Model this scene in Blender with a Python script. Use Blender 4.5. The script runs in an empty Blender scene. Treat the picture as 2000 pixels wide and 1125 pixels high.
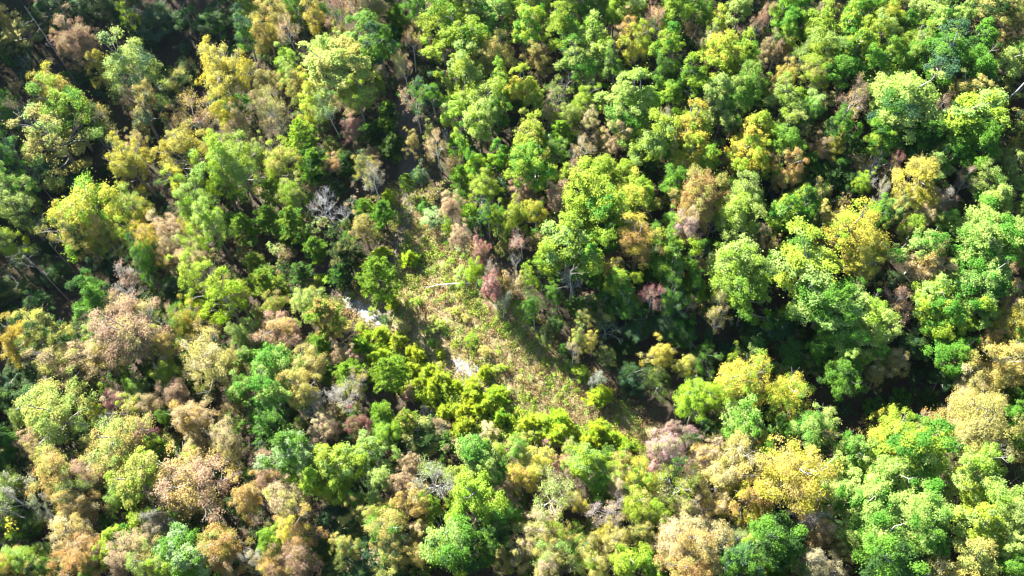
import bpy, math, random
import numpy as np
from mathutils import Matrix, Vector

# ---------------------------------------------------------------- camera, sky, sun, exposure
F_PX, HC = 1900.0, 132.0                     # focal length in photo pixels (2000 wide), drone height in m
NADIR = (1095.0, 1560.0)                    # where all plumb lines meet
_d = np.array([NADIR[0] - 1000.0, NADIR[1] - 562.5, F_PX]); _d /= np.linalg.norm(_d)
CZ = np.array([0.0, math.sqrt(1 - _d[2] ** 2), -_d[2]])
_xy = -_d[0] * _d[2] / CZ[1]
CX = np.array([math.sqrt(1 - _xy ** 2 - _d[0] ** 2), _xy, -_d[0]])
CY = np.cross(CZ, CX)
CAM = np.array([0.0, 0.0, HC])

def ray(px, py):
    v = CX * (px - 1000.0) + CY * (py - 562.5) + CZ * F_PX
    return v / np.linalg.norm(v)

def flat(px, py, z=0.0):
    r = ray(px, py)
    return CAM + r * ((z - HC) / r[2])

def project(p):
    q = np.asarray(p, float) - CAM
    k = F_PX / q.dot(CZ)
    return 1000 + q.dot(CX) * k, 562.5 + q.dot(CY) * k

scene = bpy.context.scene
cam_data = bpy.data.cameras.new('camera'); cam_data.sensor_width = 36.0; cam_data.lens = F_PX / 2000 * 36
cam_data.clip_end = 3000; cam_data.clip_start = 0.5
cam = bpy.data.objects.new('camera', cam_data); scene.collection.objects.link(cam)
cam.matrix_world = Matrix(((CX[0], -CY[0], -CZ[0], 0), (CX[1], -CY[1], -CZ[1], 0), (CX[2], -CY[2], -CZ[2], HC), (0, 0, 0, 1)))
scene.camera = cam

SUN_EL = math.radians(34)
_a, _b = flat(760, 620), flat(760 + 68, 620 + 72)         # shadows run down and to the right in the picture
_sh = (_b - _a)[:2]; _sh /= np.linalg.norm(_sh)
SUN_DIR = np.array([_sh[0] * math.cos(SUN_EL), _sh[1] * math.cos(SUN_EL), -math.sin(SUN_EL)])   # the way the light travels
SUN_STRENGTH, SKY_STRENGTH, EXPOSURE = 5.0, 0.06, 2.78
world = bpy.data.worlds.new('World'); scene.world = world; world.use_nodes = True
wt = world.node_tree
sky = wt.nodes.new('ShaderNodeTexSky'); sky.sky_type = 'NISHITA'; sky.sun_disc = False
sky.sun_elevation = SUN_EL; sky.sun_rotation = math.atan2(-SUN_DIR[0], -SUN_DIR[1])
sky.air_density = 1.0; sky.dust_density = 0.4
bg = wt.nodes.get('Background') or wt.nodes.new('ShaderNodeBackground')
bg.inputs['Strength'].default_value = SKY_STRENGTH
wt.links.new(sky.outputs[0], bg.inputs['Color'])
sun_data = bpy.data.lights.new('sun', 'SUN'); sun_data.energy = SUN_STRENGTH; sun_data.angle = math.radians(0.53)
sun_data.color = (1.0, 0.97, 0.92)
sun = bpy.data.objects.new('sun', sun_data); scene.collection.objects.link(sun)
sun.rotation_euler = Vector(SUN_DIR).to_track_quat('-Z', 'Y').to_euler(); sun.location = (-60, 120, 150)
vs = scene.view_settings
vs.view_transform = 'Standard'; vs.look = 'None'; vs.gamma = 1.0; vs.exposure = EXPOSURE; vs.use_curve_mapping = False
scene.render.engine = 'CYCLES'
cy = scene.cycles
cy.max_bounces = 3; cy.diffuse_bounces = 1; cy.transmission_bounces = 2; cy.glossy_bounces = 2
cy.use_denoising = True; cy.pixel_filter_type = 'BLACKMAN_HARRIS'; cy.filter_width = 1.3

COL = scene.collection
rng = np.random.default_rng(11)
random.seed(5)

# ---------------------------------------------------------------- terrain
def gauss(x, y, c, sx, sy, rot=0.0):
    dx, dy = x - c[0], y - c[1]
    u = dx * math.cos(rot) + dy * math.sin(rot); v = -dx * math.sin(rot) + dy * math.cos(rot)
    return np.exp(-0.5 * ((u / sx) ** 2 + (v / sy) ** 2))

P_GULLY, P_HILL = flat(190, 230), flat(1500, -60)
P_UNSEEN_RIDGE, P_CLEAR = flat(-560, -330), flat(960, 640)
P_HOLLOW = flat(1620, 800)

def terrain(x, y):
    x = np.asarray(x, float); y = np.asarray(y, float)
    z = 24.0 * gauss(x, y, P_UNSEEN_RIDGE, 60, 36, -0.4)  # unseen ridge, raised to throw shade into the gully
    z = z - 17.0 * gauss(x, y, P_GULLY, 25, 44, 0.35)
    z = z + 11.0 * gauss(x, y, P_HILL, 70, 48)
    z = z - 4.0 * gauss(x, y, P_HOLLOW, 16, 12)
    bump = 0.9 * np.sin(x * 0.11 + 1.3) * np.sin(y * 0.093 + 0.4) + 0.5 * np.sin(x * 0.23 + y * 0.19)
    z = z + bump * (1 - gauss(x, y, P_CLEAR, 26, 26))
    return z

def tz(x, y):
    return float(terrain(x, y))

def on_ground(px, py, above=0.0):
    z = above
    for _ in range(14):
        p = flat(px, py, z)
        z = 0.5 * z + 0.5 * (tz(p[0], p[1]) + above)
    return flat(px, py, z)

def in_poly(px, py, poly):
    c = False; j = len(poly) - 1
    for i in range(len(poly)):
        (xi, yi), (xj, yj) = poly[i], poly[j]
        if (yi > py) != (yj > py) and px < (xj - xi) * (py - yi) / (yj - yi) + xi: c = not c
        j = i
    return c

def world_poly(pts):
    return [tuple(on_ground(*p)[:2]) for p in pts]

CLEARING = world_poly([(770, 372), (830, 372), (845, 430), (925, 490), (975, 550), (1025, 615), (1080, 680), (1150, 730), (1220, 790), (1300, 862),
                       (1200, 880), (1090, 850), (985, 800), (930, 770), (860, 745), (800, 700), (745, 665), (690, 620), (668, 588), (692, 566), (745, 575), (770, 500)])
TRACK_PX = [(590, 498), (628, 536), (672, 575), (722, 618), (772, 650), (826, 678), (880, 704), (925, 735), (975, 780), (1040, 835)]
TRACK = [on_ground(*p)[:2] for p in TRACK_PX]
SIDE_PX = [(792, 200), (800, 300), (796, 380), (788, 440), (770, 510), (752, 570), (745, 625)]
SIDE = [on_ground(*p)[:2] for p in SIDE_PX]

def seg_dist(x, y, pts):
    best = np.full(np.shape(x), 1e9)
    for a, b in zip(pts[:-1], pts[1:]):
        d = b - a; L = d.dot(d)
        t = np.clip(((x - a[0]) * d[0] + (y - a[1]) * d[1]) / L, 0, 1)
        best = np.minimum(best, np.hypot(x - a[0] - t * d[0], y - a[1] - t * d[1]))
    return best

def poly_mask(x, y, poly):
    m = np.zeros(np.shape(x), bool); j = len(poly) - 1
    for i in range(len(poly)):
        (xi, yi), (xj, yj) = poly[i], poly[j]
        c = ((yi > y) != (yj > y)) & (x < (xj - xi) * (y - yi) / (yj - yi + 1e-12) + xi)
        m ^= c; j = i
    return m

# ---------------------------------------------------------------- materials
def new_mat(name):
    m = bpy.data.materials.new(name); m.use_nodes = True
    t = m.node_tree; t.nodes.clear()
    return m, t, t.nodes.new('ShaderNodeOutputMaterial')

def N(t, kind, **kw):
    n = t.nodes.new(kind)
    for k, v in kw.items():
        if k.startswith('in_'): n.inputs[k[3:].replace('_', ' ')].default_value = v
        else: setattr(n, k, v)
    return n

def mixc(t, fac, a, b, blend='MIX'):
    n = t.nodes.new('ShaderNodeMix'); n.data_type = 'RGBA'; n.blend_type = blend
    for sock, v in ((n.inputs[0], fac), (n.inputs[6], a), (n.inputs[7], b)):
        if hasattr(v, 'is_linked'): t.links.new(v, sock)
        else: sock.default_value = v if not isinstance(v, tuple) or len(v) == 4 else (*v, 1)
    return n.outputs[2]

def mapr(t, v, a, b, c, d):
    n = t.nodes.new('ShaderNodeMapRange')
    t.links.new(v, n.inputs[0])
    for i, k in enumerate((a, b, c, d)): n.inputs[i + 1].default_value = k
    return n.outputs[0]

def leaf_shader(t, out, colour, rough=0.55, trans=0.38, spec=0.35):
    hsv = N(t, 'ShaderNodeHueSaturation'); hsv.inputs['Saturation'].default_value = 1.12; hsv.inputs['Value'].default_value = 1.25
    hsv.inputs['Hue'].default_value = 0.498
    t.links.new(colour, hsv.inputs['Color'])
    p = N(t, 'ShaderNodeBsdfPrincipled'); p.inputs['Roughness'].default_value = rough
    p.inputs['Specular IOR Level'].default_value = spec
    t.links.new(colour, p.inputs['Base Color'])
    tr = N(t, 'ShaderNodeBsdfTranslucent'); t.links.new(hsv.outputs[0], tr.inputs['Color'])
    mx = N(t, 'ShaderNodeMixShader'); mx.inputs[0].default_value = trans
    t.links.new(p.outputs[0], mx.inputs[1]); t.links.new(tr.outputs[0], mx.inputs[2])
    t.links.new(mx.outputs[0], out.inputs['Surface'])

def leaf_material(name, **kw):
    m, t, out = new_mat(name)
    info = N(t, 'ShaderNodeObjectInfo')
    tint = N(t, 'ShaderNodeAttribute', attribute_type='OBJECT', attribute_name='tint')
    cl = N(t, 'ShaderNodeAttribute', attribute_type='GEOMETRY', attribute_name='clump')
    rn = N(t, 'ShaderNodeAttribute', attribute_type='GEOMETRY', attribute_name='rnd')
    off = N(t, 'ShaderNodeMath', operation='ADD'); t.links.new(cl.outputs['Fac'], off.inputs[0]); t.links.new(info.outputs['Random'], off.inputs[1])
    fr = N(t, 'ShaderNodeMath', operation='FRACT'); t.links.new(off.outputs[0], fr.inputs[0])
    sw = mapr(t, fr.outputs[0], 0.45, 0.75, 0.0, 1.0)
    c = mixc(t, sw, info.outputs['Color'], tint.outputs['Color'])
    val = mapr(t, rn.outputs['Fac'], 0, 1, 0.66, 1.34)
    hs = N(t, 'ShaderNodeHueSaturation')
    hue = mapr(t, fr.outputs[0], 0, 1, 0.485, 0.512); t.links.new(hue, hs.inputs['Hue'])
    t.links.new(val, hs.inputs['Value']); t.links.new(c, hs.inputs['Color'])
    leaf_shader(t, out, hs.outputs[0], **kw)
    return m

def mass_material(name, **kw):
    m, t, out = new_mat(name)
    ca = N(t, 'ShaderNodeAttribute', attribute_type='GEOMETRY', attribute_name='leafcol')
    leaf_shader(t, out, ca.outputs['Color'], **kw)
    return m

def bark_material(name, a, b):
    m, t, out = new_mat(name)
    tc = N(t, 'ShaderNodeTexCoord')
    mp = N(t, 'ShaderNodeMapping'); mp.inputs['Scale'].default_value = (6, 6, 1.2)
    t.links.new(tc.outputs['Object'], mp.inputs['Vector'])
    no = N(t, 'ShaderNodeTexNoise'); no.inputs['Scale'].default_value = 1.5; no.inputs['Detail'].default_value = 6
    t.links.new(mp.outputs[0], no.inputs['Vector'])
    f = mapr(t, no.outputs['Fac'], 0.35, 0.65, 0, 1)
    c = mixc(t, f, a, b)
    p = N(t, 'ShaderNodeBsdfPrincipled'); p.inputs['Roughness'].default_value = 0.9; p.inputs['Specular IOR Level'].default_value = 0.1
    bp = N(t, 'ShaderNodeBump'); bp.inputs['Strength'].default_value = 0.5; bp.inputs['Distance'].default_value = 0.03
    t.links.new(no.outputs['Fac'], bp.inputs['Height']); t.links.new(bp.outputs[0], p.inputs['Normal'])
    t.links.new(c, p.inputs['Base Color']); t.links.new(p.outputs[0], out.inputs['Surface'])
    return m

M_LEAF = leaf_material('broad_leaves', rough=0.6, trans=0.42, spec=0.1)
M_DRY = leaf_material('dry_leaves', rough=0.7, trans=0.44, spec=0.08)
M_NEEDLE = leaf_material('needles', rough=0.6, trans=0.52, spec=0.1)
M_MASS = mass_material('mixed_leaves', rough=0.7, trans=0.40, spec=0.08)
M_GRASS = mass_material('grass_blades', rough=0.7, trans=0.45, spec=0.15)
M_BARK = bark_material('grey_brown_bark', (0.16, 0.14, 0.12), (0.33, 0.31, 0.28))
M_PALE = bark_material('pale_grey_bark', (0.36, 0.35, 0.34), (0.56, 0.55, 0.53))
M_PINEBARK = bark_material('pine_bark', (0.07, 0.055, 0.045), (0.15, 0.12, 0.10))
M_WHITE = bark_material('bleached_wood', (0.42, 0.40, 0.37), (0.66, 0.64, 0.60))

# ---------------------------------------------------------------- mesh helpers
def finish(me):
    me.update(); me.validate(verbose=False)
    return me

def quads_mesh(name, V, attrs, mat):
    """V (n,4,3) separate quads; attrs name -> (n,) floats or (n,3) colours per quad"""
    n = len(V)
    me = bpy.data.meshes.new(name)
    me.vertices.add(n * 4); me.vertices.foreach_set('co', V.reshape(-1).astype(np.float32))
    me.loops.add(n * 4); me.loops.foreach_set('vertex_index', np.arange(n * 4, dtype=np.int32))
    me.polygons.add(n); me.polygons.foreach_set('loop_start', np.arange(0, n * 4, 4, dtype=np.int32))
    me.update()
    for k, a in attrs.items():
        if a.ndim == 1:
            at = me.attributes.new(k, 'FLOAT', 'POINT'); at.data.foreach_set('value', np.repeat(a, 4).astype(np.float32))
        else:
            at = me.attributes.new(k, 'FLOAT_COLOR', 'POINT')
            rgba = np.ones((n, 4), np.float32); rgba[:, :3] = a
            at.data.foreach_set('color', np.repeat(rgba, 4, axis=0).reshape(-1))
    me.materials.append(mat)
    return me

def unit(v):
    return v / (np.linalg.norm(v, axis=-1, keepdims=True) + 1e-9)

def leaf_quads(P, Nn, size, aspect, r, T=None, fold=0.12):
    n = len(P)
    if T is None: T = r.normal(size=(n, 3))
    T = unit(T - Nn * (T * Nn).sum(1, keepdims=True))
    B = np.cross(Nn, T)
    s = np.asarray(size).reshape(-1, 1) * np.ones((n, 1))
    V = np.empty((n, 4, 3))
    V[:, 0] = P - T * s * 0.5
    V[:, 1] = P + B * s * aspect * 0.5 + Nn * s * fold
    V[:, 2] = P + T * s * 0.5
    V[:, 3] = P - B * s * aspect * 0.5 + Nn * s * fold
    return V

class Tubes:
    def __init__(self): self.v = []; self.f = []
    def add(self, pts, rad, sides=5):
        pts = np.asarray(pts, float); base = len(self.v); k = len(pts)
        for i in range(k):
            t = pts[min(i + 1, k - 1)] - pts[max(i - 1, 0)]
            t = t / (np.linalg.norm(t) + 1e-9)
            a = np.array([1.0, 0, 0]) if abs(t[0]) < 0.8 else np.array([0, 1.0, 0])
            u = np.cross(t, a); u /= np.linalg.norm(u); w = np.cross(t, u)
            for s in range(sides):
                an = 2 * math.pi * s / sides
                self.v.append(tuple(pts[i] + (u * math.cos(an) + w * math.sin(an)) * rad[i]))
        for i in range(k - 1):
            for s in range(sides):
                s2 = (s + 1) % sides
                self.f.append((base + i * sides + s, base + i * sides + s2, base + (i + 1) * sides + s2, base + (i + 1) * sides + s))
        self.f.append(tuple(base + s for s in reversed(range(sides))))
        self.f.append(tuple(base + (k - 1) * sides + s for s in range(sides)))
    def mesh(self, name, mat):
        me = bpy.data.meshes.new(name); me.from_pydata(self.v, [], self.f); me.materials.append(mat)
        me.polygons.foreach_set('use_smooth', [True] * len(me.polygons)); me.update()
        return me

def limb(tb, a, b, r0, r1, r, sides=4, sag=0.1, n=4):
    a = np.asarray(a, float); b = np.asarray(b, float); L = np.linalg.norm(b - a)
    ts = np.linspace(0, 1, n)
    pts = [a + (b - a) * t + (r.normal(size=3) * 0.05 * L * (0 < t < 1)) + np.array([0, 0, -sag * L * math.sin(math.pi * t)]) for t in ts]
    tb.add(pts, [r0 + (r1 - r0) * t for t in ts], sides)
    return pts

def rdir(r, n):
    return unit(r.normal(size=(n, 3)))
# ---------------------------------------------------------------- tree prototypes (metres; copied and scaled per tree)
R0 = 4.0
class Proto: pass

def build_broad(seed, kind):
    r = np.random.default_rng(seed)
    H = 17.0
    frac = {'oak': 0.68, 'tall': 0.76, 'fine': 0.72, 'shrub': 0.92}[kind]
    zc, hv = H * (1 - frac / 2), H * frac / 2
    lean = r.normal(size=2) * 0.35
    # lobes, their radius, upward stretch, leaves per square metre of lobe, leaf length
    n, lr, zs, dens, ls, asp = {'oak': (30, (0.50, 1.45), 0.95, 100, (0.135, 0.245), 0.72), 'tall': (38, (0.42, 1.05), 1.6, 92, (0.13, 0.22), 0.70),
                                'fine': (62, (0.32, 0.90), 1.3, 86, (0.115, 0.205), 0.62), 'shrub': (26, (0.40, 1.10), 1.2, 46, (0.2, 0.36), 0.6)}[kind]
    n = int(n * r.uniform(0.85, 1.15))
    D = rdir(r, n * 5)
    D = D[D[:, 2] > {'oak': -0.62, 'tall': -0.92, 'fine': -0.8, 'shrub': -0.4}[kind]]
    pick = [0]; dist = np.full(len(D), 9.0)
    while len(pick) < int(n * 0.65):                 # most lobes spread out, the rest fall anywhere
        dist = np.minimum(dist, ((D - D[pick[-1]]) ** 2).sum(1) * r.uniform(0.5, 1.5, len(D)))
        pick.append(int(dist.argmax()))
    pick += [int(q) for q in r.integers(0, len(D), n - len(pick))]
    D = D[pick]; n = len(D)
    rr = r.uniform(0.40, 0.98, n)
    if kind == 'fine': rr = r.uniform(0.28, 1.0, n)
    az = np.arctan2(D[:, 1], D[:, 0])
    bul = rdir(r, 4); k = np.clip((D @ bul.T), 0, 1) ** 2
    rr = rr * (0.80 + 0.42 * k[:, 0] + 0.30 * k[:, 1] - 0.30 * k[:, 2] - 0.2 * k[:, 3]) * (1 + r.uniform(.08, .26) * np.cos(az * r.integers(2, 5) + r.uniform(0, 6)))
    prof = 1 - r.uniform(0.15, 0.6) * np.clip(D[:, 2] * rr, 0, 1) ** 1.3
    LC = D * rr[:, None] * np.array([R0, R0, hv]) * np.column_stack([prof, prof, np.ones(n)])
    LC[:, :2] += lean * (LC[:, 2:3] / hv)
    for i in r.choice(n, 3, replace=False):          # a few leaders stand above the rest
        LC[i] = np.array([r.normal() * R0 * .25, r.normal() * R0 * .25, hv * r.uniform(.85, 1.1)])
    LR = lr[0] + (lr[1] - lr[0]) * r.random(n) ** 1.6
    P, Nn, S, CL = [], [], [], []
    for i in range(n):
        m = max(3, int(9 * LR[i] ** 1.5 * r.uniform(0.8, 1.2))); out = unit(LC[i] / np.array([R0, R0, hv]) + np.array([0, 0, 0.45]))
        d = rdir(r, m * 3); d = d[(d @ out) > -0.3][:m]
        c_l = r.random()
        for j in range(len(d)):
            c = LC[i] + d[j] * LR[i] * r.uniform(0.45, 1.05) * np.array([1, 1, zs])
            rs = r.uniform(0.22, 0.58)
            q = max(12, int(dens * (rs / .42) ** 1.6 * r.uniform(.75, 1.2)))
            dd = rdir(r, q * 2); dd = dd[(dd @ unit(d[j] + np.array([0, 0, 0.7]))) > -0.4][:q]
            q = len(dd)
            P.append(c + dd * rs * r.uniform(0.4, 1.12, (q, 1)) * np.array([1.1, 1.1, 0.8 * max(zs, 1) ** .6]))
            Nn.append(unit(dd * 0.45 + out * 0.55 + np.array([0, 0, 0.25]) + r.normal(size=(q, 3)) * 0.38))
            S.append(r.uniform(*ls, q)); CL.append(np.full(q, (c_l + r.normal() * 0.1) % 1.0))
    P = np.concatenate(P); Nn = np.concatenate(Nn); S = np.concatenate(S); CL = np.concatenate(CL)
    stray = r.random(len(P)) < 0.10
    P += r.normal(size=P.shape) * np.where(stray, 0.34, 0.05)[:, None]
    ext = np.percentile(np.hypot(P[:, 0], P[:, 1]), 97); P[:, :2] *= R0 / ext
    P[:, 2] += zc
    V = leaf_quads(P, Nn, S, asp, r)
    pr = Proto(); pr.R, pr.H, pr.frac = R0, H, frac
    pr.V, pr.rnd, pr.cl = V, r.random(len(V)), CL
    tb = Tubes()
    if kind == 'shrub':
        for i in range(6):
            e = LC[i] * np.array([R0 / ext, R0 / ext, 1]); limb(tb, (r.normal() * .3, r.normal() * .3, -0.4), e + np.array([0, 0, zc]), 0.14, 0.05, r)
    else:
        top = np.array([lean[0], lean[1], zc + hv * 0.45])
        b0 = r.normal(size=2) * 0.35
        sp = [np.array([0, 0, -0.8]), np.array([b0[0] * .3, b0[1] * .3, H * 0.2]), np.array([b0[0], b0[1], zc - hv * 0.75]), np.array([*(b0 * .5 + lean * .4), zc]), top]
        tb.add([sp[0], np.array([0, 0, 0.3])] + sp[1:], [0.36, 0.27, 0.23, 0.19, 0.12, 0.05], 8)
        for i in range(n):
            if i % 2 and kind != 'shrub': continue
            e = LC[i] * np.array([R0 / ext, R0 / ext, 1]) + np.array([0, 0, zc])
            t = np.clip((e[2] - 2.6 - (zc - hv * 0.8)) / (hv * 1.4), 0.0, 0.95)
            a = sp[2] + (top - sp[2]) * t
            pts = limb(tb, a, e, 0.10 if kind != 'fine' else 0.085, 0.025, r, 4, 0.06)
            for _ in range({'oak': 2, 'tall': 2, 'fine': 5}[kind]):
                w = e + rdir(r, 1)[0] * np.array([1, 1, .8]) * r.uniform(.7, 1.4) + np.array([0, 0, .25])
                limb(tb, pts[2], w, 0.035, 0.014, r, 3, 0.0, 3)
    pr.tubes = tb
    return pr

def grow(tb, r, p, d, L, rad, depth, tips, up=0.25, spread=0.75):
    n = 4 if depth > 1 else 3
    pts = [np.array(p)]; dd = np.array(d)
    for i in range(n - 1):
        dd = unit(dd + r.normal(size=3) * 0.16 + np.array([0, 0, up * 0.25]))
        pts.append(pts[-1] + dd * L / (n - 1))
    tb.add(pts, list(np.linspace(rad, rad * 0.5, n)), 5 if depth > 2 else 3)
    if depth == 0:
        tips.append((pts[-1], dd)); return
    k = int(r.integers(3, 6))
    for i in range(k):
        t = r.uniform(0.35, 1.0) if i else 1.0
        q = pts[0] + (pts[-1] - pts[0]) * t if t < 1 else pts[-1]
        j = min(int(t * (n - 1)), n - 2); f = t * (n - 1) - j
        q = pts[j] + (pts[j + 1] - pts[j]) * f
        nd = unit(dd + rdir(r, 1)[0] * spread + np.array([0, 0, up * 0.5]))
        grow(tb, r, q, nd, L * r.uniform(0.5, 0.72), max(rad * 0.5, 0.016), depth - 1, tips, up, spread)

def build_twiggy(seed, leaves):
    r = np.random.default_rng(seed); H = 15.0; frac = 0.66
    tb = Tubes(); stem = Tubes(); tips = []
    zb = H * (1 - frac) * 0.9
    b = r.normal(size=2) * 0.3
    trunk = [np.array([0, 0, -0.8]), np.array([0, 0, 0.3]), np.array([b[0], b[1], zb]), np.array([b[0] * 1.5, b[1] * 1.5, zb + 3.0])]
    stem.add(trunk, [0.30, 0.22, 0.17, 0.12], 7)
    nl = 6 if leaves else 7
    for i in range(nl):
        an = 2 * math.pi * i / nl + r.uniform(-.4, .4)
        t = r.uniform(0.0, 1.0); q = trunk[2] + (trunk[3] - trunk[2]) * t
        el = r.uniform(0.5, 1.15)
        grow(tb, r, q, unit(np.array([math.cos(an), math.sin(an), el])), r.uniform(2.6, 3.8), 0.085, 3, tips)
    grow(tb, r, trunk[3], np.array([0, 0, 1.0]), 3.2, 0.10, 3, tips)
    v = np.array(tb.v); cen = v[v[:, 2] > zb]
    ext = np.percentile(np.hypot(cen[:, 0], cen[:, 1]), 96)
    top = cen[:, 2].max()
    sc = np.array([R0 / ext, R0 / ext, H / top])
    tb.v = [tuple(x) for x in v * sc]; stem.v = [tuple(x) for x in np.array(stem.v) * np.array([1, 1, H / top])]
    pr = Proto(); pr.R, pr.H, pr.frac, pr.tubes, pr.branches = R0, H, frac, stem, tb
    pr.V = None
    if leaves:
        T = np.array([t[0] for t in tips]) * sc
        keep = r.random(len(T)) < 0.85
        T = T[keep]; q = leaves
        P = np.repeat(T, q, 0) + r.normal(size=(len(T) * q, 3)) * 0.27
        n = len(P)
        pr.V = leaf_quads(P, unit(r.normal(size=(n, 3)) + np.array([0, 0, 0.7])), r.uniform(.16, .28, n), 0.6, r)
        pr.rnd = r.random(n)
        pr.cl = np.repeat(np.mod(0.5 + 0.25 * np.sin(T[:, 0] * .9 + seed) + 0.25 * np.sin(T[:, 2] * .8 + T[:, 1]), 1), q)
    return pr

def tufts(r, base, axis, needles, length, width):
    n = len(base)
    A = np.repeat(axis, needles, 0); B = np.repeat(base, needles, 0)
    d = unit(A + r.normal(size=A.shape) * 0.55)
    L = r.uniform(0.7, 1.2, len(d)) * length
    P = B + d * L[:, None] * 0.5
    Nn = unit(np.cross(d, r.normal(size=d.shape)) + np.array([0, 0, 0.9]))
    return leaf_quads(P, Nn, L, width / length, r, T=d, fold=0.02)

def build_pine(seed):
    r = np.random.default_rng(seed); H = 16.0; R = 3.0; frac = 0.66
    tb = Tubes(); zb = H * (1 - frac)
    b = r.normal(size=2) * 0.25
    ax = lambda z: np.array([b[0] * (z / H) ** 2 * 2, b[1] * (z / H) ** 2 * 2, z])
    zs = [-0.8, 0.2, zb, H * .6, H * .8, H * .97]
    tb.add([ax(max(z, 0)) + np.array([0, 0, min(z, 0)]) for z in zs], [.30, .22, .16, .11, .07, .02], 7)
    base, axis, cl = [], [], []
    z = zb * 0.85
    while z < H * 0.985:
        u = (z - zb * .85) / (H - zb * .85)
        reach = R * (0.75 + 0.4 * math.sin(min(u * 2.6, 1.6))) * (1 - u ** 1.8) + 0.25
        for i in range(int(r.integers(3, 6))):
            an = r.uniform(0, 2 * math.pi); L = reach * r.uniform(0.55, 1.12)
            if r.random() < 0.12: continue
            rise = -0.12 + 0.75 * u + r.normal() * 0.12
            d = unit(np.array([math.cos(an), math.sin(an), rise]))
            p0 = ax(z + r.uniform(-.15, .15)); p1 = p0 + d * L + np.array([0, 0, 0.10 * L])
            limb(tb, p0, p1, 0.045, 0.014, r, 3, 0.08, 3)
            side = np.array([-d[1], d[0], 0])
            c = r.random()
            k = int(7 + L * 5)
            t = r.uniform(0.28, 1.0, k); off = r.uniform(-1, 1, k) * 0.42 * L * (1.15 - t)
            bb = p0 + (p1 - p0) * t[:, None] + side * off[:, None] + np.column_stack([np.zeros(k), np.zeros(k), np.abs(r.normal(size=k)) * .12])
            aa = unit(d * 0.8 + side * np.sign(off)[:, None] * 0.6 + np.array([0, 0, 0.45]))
            base.append(bb); axis.append(aa); cl.append(np.full(k, c))
        z += r.uniform(0.34, 0.58)
    base = np.concatenate(base); axis = np.concatenate(axis); cl = np.concatenate(cl)
    nd = 10
    V = tufts(r, base, axis, nd, 0.46, 0.10)
    pr = Proto(); pr.R, pr.H, pr.frac, pr.tubes = R, H, frac, tb
    pr.V = V; pr.rnd = np.repeat(r.random(len(base)), nd); pr.cl = np.repeat(cl, nd)
    return pr

def build_young_pine(seed):
    r = np.random.default_rng(seed); H = 5.0; R = 1.9; frac = 0.94
    tb = Tubes(); base, axis, cl = [], [], []
    for st in range(int(r.integers(3, 6))):          # a few leaders grow close together
        o = np.array([*(r.normal(size=2) * (0.75 if st else 0.15)), 0.0]); h = H * (r.uniform(.55, .85) if st else .97)
        tb.add([o * .5 + (0, 0, -.4), o * .7 + (0, 0, .3), o + (0, 0, h * .6), o + (r.normal() * .1, r.normal() * .1, h)], [.07, .06, .04, .01], 5)
        n = int(h * 7)
        for i in range(n):
            u = (i + r.random()) / n; z = 0.3 + u * (h - 0.4)
            L = (R * .72) * (1 - u ** 1.5) * r.uniform(.45, 1.15) + 0.1; an = i * 2.399 + r.uniform(-.5, .5)
            d = unit(np.array([math.cos(an), math.sin(an), 0.35 + 0.8 * u]))
            p0 = o + (0, 0, z); p1 = p0 + d * L + np.array([0, 0, .25 * L])
            if i % 2 == 0: limb(tb, p0, p1, .018, .008, r, 3, .03, 3)
            k = int(3 + 6 * L); t = r.uniform(.3, 1.0, k)
            base.append(p0 + (p1 - p0) * t[:, None] + r.normal(size=(k, 3)) * .05); axis.append(np.tile(unit(d + np.array([0, 0, .8])), (k, 1))); cl.append(np.full(k, r.random()))
    base = np.concatenate(base); axis = np.concatenate(axis); cl = np.concatenate(cl)
    nd = 9; V = tufts(r, base, axis, nd, .40, .075)
    ext = np.percentile(np.hypot(V[..., 0], V[..., 1]), 97); V[..., :2] *= R / ext
    pr = Proto(); pr.R, pr.H, pr.frac, pr.tubes = R, H, frac, tb
    pr.V = V; pr.rnd = np.repeat(r.random(len(base)), nd); pr.cl = np.repeat(cl, nd)
    return pr

PROTO = {
    'o': [build_broad(100 + i, 'oak') for i in range(9)],
    'p': [build_broad(200 + i, 'tall') for i in range(6)],
    'f': [build_broad(300 + i, 'fine') for i in range(9)],
    'u': [build_broad(400 + i, 'shrub') for i in range(3)],
    's': [build_twiggy(500 + i, 9) for i in range(4)],
    'b': [build_twiggy(600 + i, 0) for i in range(3)],
    'c': [build_pine(700 + i) for i in range(5)],
    'y': [build_young_pine(800 + i) for i in range(5)],
}
LEAFMAT = {'o': M_LEAF, 'p': M_LEAF, 'f': M_DRY, 'u': M_LEAF, 's': M_DRY, 'b': None, 'c': M_NEEDLE, 'y': M_NEEDLE}
BARKMAT = {'o': M_BARK, 'p': M_BARK, 'f': M_BARK, 'u': M_BARK, 's': M_PALE, 'b': M_PALE, 'c': M_PINEBARK, 'y': M_PINEBARK}
for k, lst in PROTO.items():
    for pr in lst:
        pr.branch_mesh = pr.branches.mesh('branches', BARKMAT[k]) if hasattr(pr, 'branches') else None
        pr.trunk_mesh = pr.tubes.mesh('trunk', BARKMAT[k])
        pr.crown_mesh = None if pr.V is None else quads_mesh('crown', pr.V, {'rnd': pr.rnd, 'clump': pr.cl}, LEAFMAT[k])
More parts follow.
